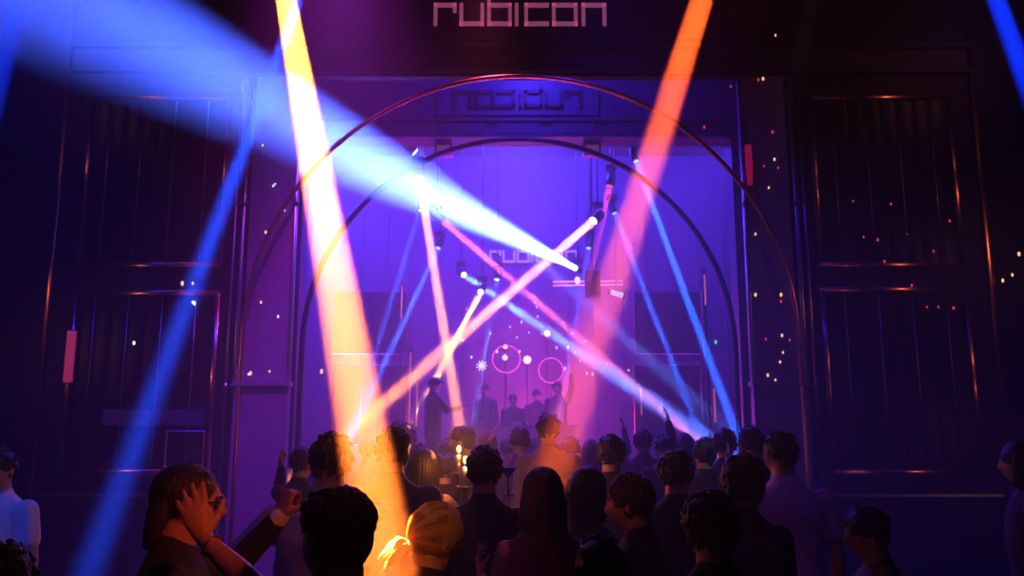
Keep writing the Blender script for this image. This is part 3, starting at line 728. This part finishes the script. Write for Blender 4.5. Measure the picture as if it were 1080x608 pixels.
# ---- rings, bars and tubes of light round the stage
def ring(px, py, Y, rr, bulb, label):
    p = at(px, py, Y); t = thing('ring_light', p)
    MB().tube([(rr * math.cos(a), 0, rr * math.sin(a)) for a in [2 * math.pi * i / 40 for i in range(40)]], .013, 8, True, ref=(0, 1, 0)).build('ring', G['magenta'], t, True)
    if bulb: MB().sphere((-.03, 0, .03), (.06, .06, .06), 16, 10).build('bulb', G['magbright'], t, True)
    MB().tube([(0, .02, -rr), (0, .02, ST - p.z)], .018, 8).build('stand', M['black'], t)
    tag(t, label, 'lamp')
    return t
ring(534, 379, 18.6, .30, True, 'glowing pink ring with a bright bulb, left of the stage centre')
ring(581, 391, 18.7, .27, False, 'dimmer pink ring without a bulb, right of the stage centre')
def blob(px, py, Y, s, label):
    p = at(px, py, Y); t = thing('stage_lamp', p)
    MB().lathe([(.05, -.10), (.09, -.08), (.11, .0), (.105, .03)], 18, rot=Matrix.Rotation(R(90), 3, 'X')).build('head', M['black'], t, True)
    MB().lathe([(.09 * s, .03), (.08 * s, .045), (.02 * s, .05)], 18, rot=Matrix.Rotation(R(90), 3, 'X')).build('lens', G['magbright'], t, True)
    MB().tube([(0, .03, -.1), (0, .03, ST - p.z)], .018, 8).build('stand', M['black'], t)
    pt('stage_glow', p + V3((0, -.12, 0)), (1, .1, .35), 30, .08)
    tag(t, label, 'stage light')
blob(556, 380, 18.6, 1.0, 'pink stage lamp between the two pink rings')
blob(577, 352, 18.8, .8, 'smaller pink stage lamp above the right ring')
blob(533, 366, 18.9, .6, 'tiny pink stage lamp just above the left ring')
def bar(p0, p1, Y, r, m, label, hang=True):
    a, c = at(*p0, Y), at(*p1, Y); t = thing('light_bar', (a + c) / 2); o = (a + c) / 2
    MB().tube([a - o, c - o], r, 10).build('tube', m, t, True)
    d = (c - a).normalized()
    for q, s in ((a, -1), (c, 1)): MB().tube([q - o, q - o + d * s * .05], r * 1.4, 10).build('end_cap', M['black'], t, True)
    MB().tube([(0, r, r), (0, r, 8.38 - o.z)], .012, 6).build('hanging_wire', M['black'], t)
    return tag(t, label, 'light bar', 'light bars hung beside the stage')
bar((583, 297.5), (657, 296.5), 17.6, .015, G['bar'], 'upper pink light bar right of the stage')
bar((583, 301.5), (657, 300.5), 17.4, .013, G['bar'], 'lower pink light bar right of the stage')
bar((644, 308), (657, 312), 16.8, .05, G['barblue'], 'short tilted blue light bar near the pink bars')
p = at(609, 296, 17.25); t = thing('bright_bulb', p); MB().sphere((0, 0, 0), (.06, .05, .08), 14, 8).build('glass', G['magbright'], t, True); MB().tube([(0, 0, .07), (0, 0, 8.38 - p.z)], .01, 6).build('wire', M['black'], t)
tag(t, 'bright pink bulb hanging on the pink light bars', 'lamp')
p = at(625, 300, 15.2); t = thing('loudspeaker', p); MB().box((0, 0, 0), (.26, .26, .46)).build('cabinet', M['black'], t)
MB().box((0, -.14, 0), (.22, .02, .42)).build('grille', M['lacquer_gloss'], t); MB().tube([(0, 0, .22), (0, 0, 8.38 - p.z)], .02, 8).build('hanging_pole', M['black'], t)
tag(t, 'dark loudspeaker hanging in front of the pink light bars', 'loudspeaker')
# framed panels and copper strips on the rear wall
def frame(px0, py0, px1, py1, label):
    a, c = at(px0, py0, YB - .08), at(px1, py1, YB - .08); t = thing('wall_panel', ((a.x + c.x) / 2, YB - .08, c.z)); W, H = c.x - a.x, a.z - c.z
    MB().tube([(-W / 2, 0, 0), (W / 2, 0, 0), (W / 2, 0, H), (-W / 2, 0, H)], .022, 8, True, ref=(0, 1, 0)).build('frame', M['brass'], t)
    b = MB(); b.box((0, .03, H / 2), (W - .05, .03, H - .05))
    for i in range(5): b.box((-W / 2 + W * (i + .5) / 5, .008, H / 2), (W / 5 * .8, .03, H - .1))
    b.build('ribbed_panel', M['lacquer_gloss'], t)
    return tag(t, label, 'wall panel')
frame(668, 308, 742, 374, 'upper framed panel on the rear wall, right of the stage')
frame(668, 385, 742, 470, 'lower framed panel on the rear wall, right of the stage')
frame(352, 308, 428, 374, 'upper framed panel on the rear wall, left of the stage')
frame(352, 385, 428, 470, 'lower framed panel on the rear wall, left of the stage')
STRIP = mat('copper_trim_glow', (.9, .35, .2), .4, emit=(1, .25, .16), es=.55)  # orange light caught by the copper trims, put in as emission
for px0, py0, px1, py1, Y, lb in ((743, 290, 746, 322, 15.0, 'short glowing copper trim right of the stage, upper'), (753, 410, 756, 446, 14.7, 'short glowing copper trim right of the stage, lower'),
                                  (676, 410, 677, 438, 17.0, 'thin glowing copper trim above the raised arm'), (433, 372, 434, 446, 15.2, 'tall glowing copper trim left of the podium'),
                                  (440, 404, 440, 450, 14.9, 'glowing copper trim closest to the capped figure'), (424, 302, 424, 336, 17.0, 'thin glowing copper trim left of the steep orange beam')):
    a, c = at(px0, py0, Y), at(px1, py1, Y)
    t = thing('glow_strip', (a.x, Y, 0)); MB().box((0, 0, (a.z + c.z) / 2), (.022, .02, a.z - c.z)).build('tube', STRIP, t)
    zb = ST if Y > 16 else 0.
    MB().box((0, .04, (a.z + .1 + zb) / 2), (.04, .04, a.z + .1 - zb)).build('post', M['black'], t); MB().box((0, .04, zb + .01), (.09, .12, .02)).build('base', M['black'], t)
    tag(t, lb, 'light strip')
# sparkler star
p = at(508, 386, 15.68); t = thing('sparkler', p)
b = MB()
for i in range(9):
    a = R(40 * i); b.tube([(0, 0, 0), (.10 * math.cos(a), rnd.uniform(-.04, .04), .10 * math.sin(a))], .009, 5)
b.build('sparks', G['pt_white'], t); MB().tube([(0, 0, 0), (.02, 0, -.30)], .008, 6).build('stick', M['black'], t)
MB().tube([(.02, 0, -.29), (.02, 0, 1.02 - p.z)], .012, 8).build('stand', M['black'], t); MB().lathe([(.05, 1.0 - p.z), (.05, 1.02 - p.z)], 16, (.02, 0, 0)).build('base', M['black'], t)
tag(t, 'white sparkler star burning over the stage edge', 'sparkler')
# candle glow among the crowd
for px, py, Y, lb in ((484, 477, 6.1, 'bright candle flame below the profile lit orange'), (491, 489, 5.5, 'small candle flame beside the round dark hair')):
    p = at(px, py, Y); t = thing('candle', p)
    MB().sphere((0, 0, .02), (.016, .016, .026), 12, 8).build('flame', G['flame'], t, True)
    MB().lathe([(.035, -.14), (.04, -.10), (.04, -.02), (.036, -.02), (.034, -.12)], 16).build('glass_holder', M['steel'], t, True)
    MB().lathe([(.11, -p.z), (.11, -p.z + .02), (.02, -p.z + .04), (.02, -.17), (.06, -.155), (.06, -.14)], 20).build('table', M['black'], t, True)
    pt('candle_light', p + V3((0, -.06, .10)), (1, .26, .05), 13, .03)
    tag(t, lb, 'candle')
# raised drink tray rim
p = at(536, 494, 4.2); t = thing('cocktail_glass', p)
MB().lathe([(.002, -.045), (.042, -.005), (.044, 0), (.041, 0), (.003, -.038)], 24).build('bowl', mat('glass_blue', (.35, .5, .9), .08, trans=.8), t, True)
MB().lathe([(.03, -.13), (.03, -.125), (.004, -.12), (.004, -.045)], 16).build('stem', M['steel'], t, True)
tag(t, 'cocktail glass held up right of the round dark hair', 'glass')

# ---- emissive dots imitating sparkling reflections over pilasters, panels and stage
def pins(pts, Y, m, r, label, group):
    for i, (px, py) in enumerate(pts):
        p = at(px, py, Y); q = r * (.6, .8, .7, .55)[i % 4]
        o = MB().loft([((0, .012, 0), q, q * 1.7), ((0, .002, 0), q, q * 1.7), ((0, -.004, 0), q * .5, q * .9)], n=8, cap=False).build('sparkle_dot', m, None, True, p)
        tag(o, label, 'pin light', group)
pins([(818, 37), (805, 83), (817, 168), (811, 198), (797, 247), (824, 311), (825, 354), (826, 372), (823, 382), (797, 311), (810, 396), (818, 401)], YF - .011, G['pt_warm'], .017, 'tiny warm glowing sparkle on the right pilaster', 'warm glowing sparkles on the right pilaster')
pins([(771, 91), (743, 134), (800, 84), (806, 175), (821, 177), (815, 139), (824, 318), (833, 359), (808, 358), (863, 226)], YF - .011, G['pt_red'], .016, 'tiny red glowing sparkle right of the arch', 'red glowing sparkles right of the arch')
pins([(277, 71), (277, 153), (288, 196), (290, 194), (300, 222), (293, 334), (262, 395), (289, 428)], YF - .011, G['pt_white'], .013, 'tiny white glowing sparkle on the left pilaster', 'white glowing sparkles on the left pilaster')
pins([(284, 392), (280, 245), (275, 319)], YF - .011, G['pt_warm'], .016, 'tiny warm glowing sparkle on the left pilaster', 'warm glowing sparkles on the left pilaster')
pins([(203, 299), (192, 299), (264, 394)], YF - .011, G['pt_warm'], .022, 'small warm glowing sparkle between the left wall panels', 'warm glowing sparkles by the left panels')
pins([(203, 319), (205, 320), (141, 362)], YF - .052, G['pt_white'], .02, 'small white glowing sparkle on the lower left wall panel', 'white glowing sparkles on the lower left panel')
pins([(911, 250), (926, 253), (940, 215), (900, 212), (985, 265), (933, 276), (962, 301), (978, 324), (990, 324), (1006, 325), (1002, 233), (957, 247)], YF - .052, G['pt_red'], .015, 'tiny red glowing sparkle on the right wall panels', 'red glowing sparkles on the right panels')
pins([(1068, 290), (1075, 268), (1058, 296)], YF - .011, G['pt_warm'], .02, 'tiny warm glowing sparkle at the far right of the facade', 'warm glowing sparkles at the far right')
pins([(339, 392)], YP - .011, G['pt_warm'], .04, 'larger warm glowing sparkle on the second portal, left of the orange beam', None)
pins([(492, 326), (486, 358), (488, 359), (558, 351), (566, 324), (572, 352), (587, 367), (564, 319), (567, 334), (599, 367), (619, 394), (640, 384), (663, 391), (625, 395), (480, 363), (500, 347), (545, 356), (524, 371), (548, 371),
      (606, 372), (612, 381), (596, 389), (497, 377), (603, 352), (618, 360), (550, 340), (517, 352), (538, 345)], YB - .045, G['pt_white'], .030, 'tiny white glowing sparkle on the rear wall around the stage', 'white glowing sparkles around the stage')
pins([(670, 392), (755, 361)], YB - .045, G['pt_green'], .035, 'tiny green glowing sparkle on the rear wall', 'green glowing sparkles on the rear wall')

for px, py, Y, hh, lb in ((790, 174, YF - .05, .5, 'dim red glowing strip high on the right pilaster'), (750, 297, YP + .15, .0, '')):
    if not lb: continue
    p = at(px, py, Y); t = thing('glow_strip', p); MB().loft([((0, 0, -hh / 2), .03, .012), ((0, 0, 0), .045, .016), ((0, 0, hh / 2), .04, .012)], n=12).build('tube', mat('strip_dim_red', (.1, .01, .02), .5, emit=(.45, .01, .1), es=.5), t, True)
    MB().box((0, .035, 0), (.06, .03, hh * .9)).build('backplate', M['black'], t)
    tag(t, lb, 'light strip')
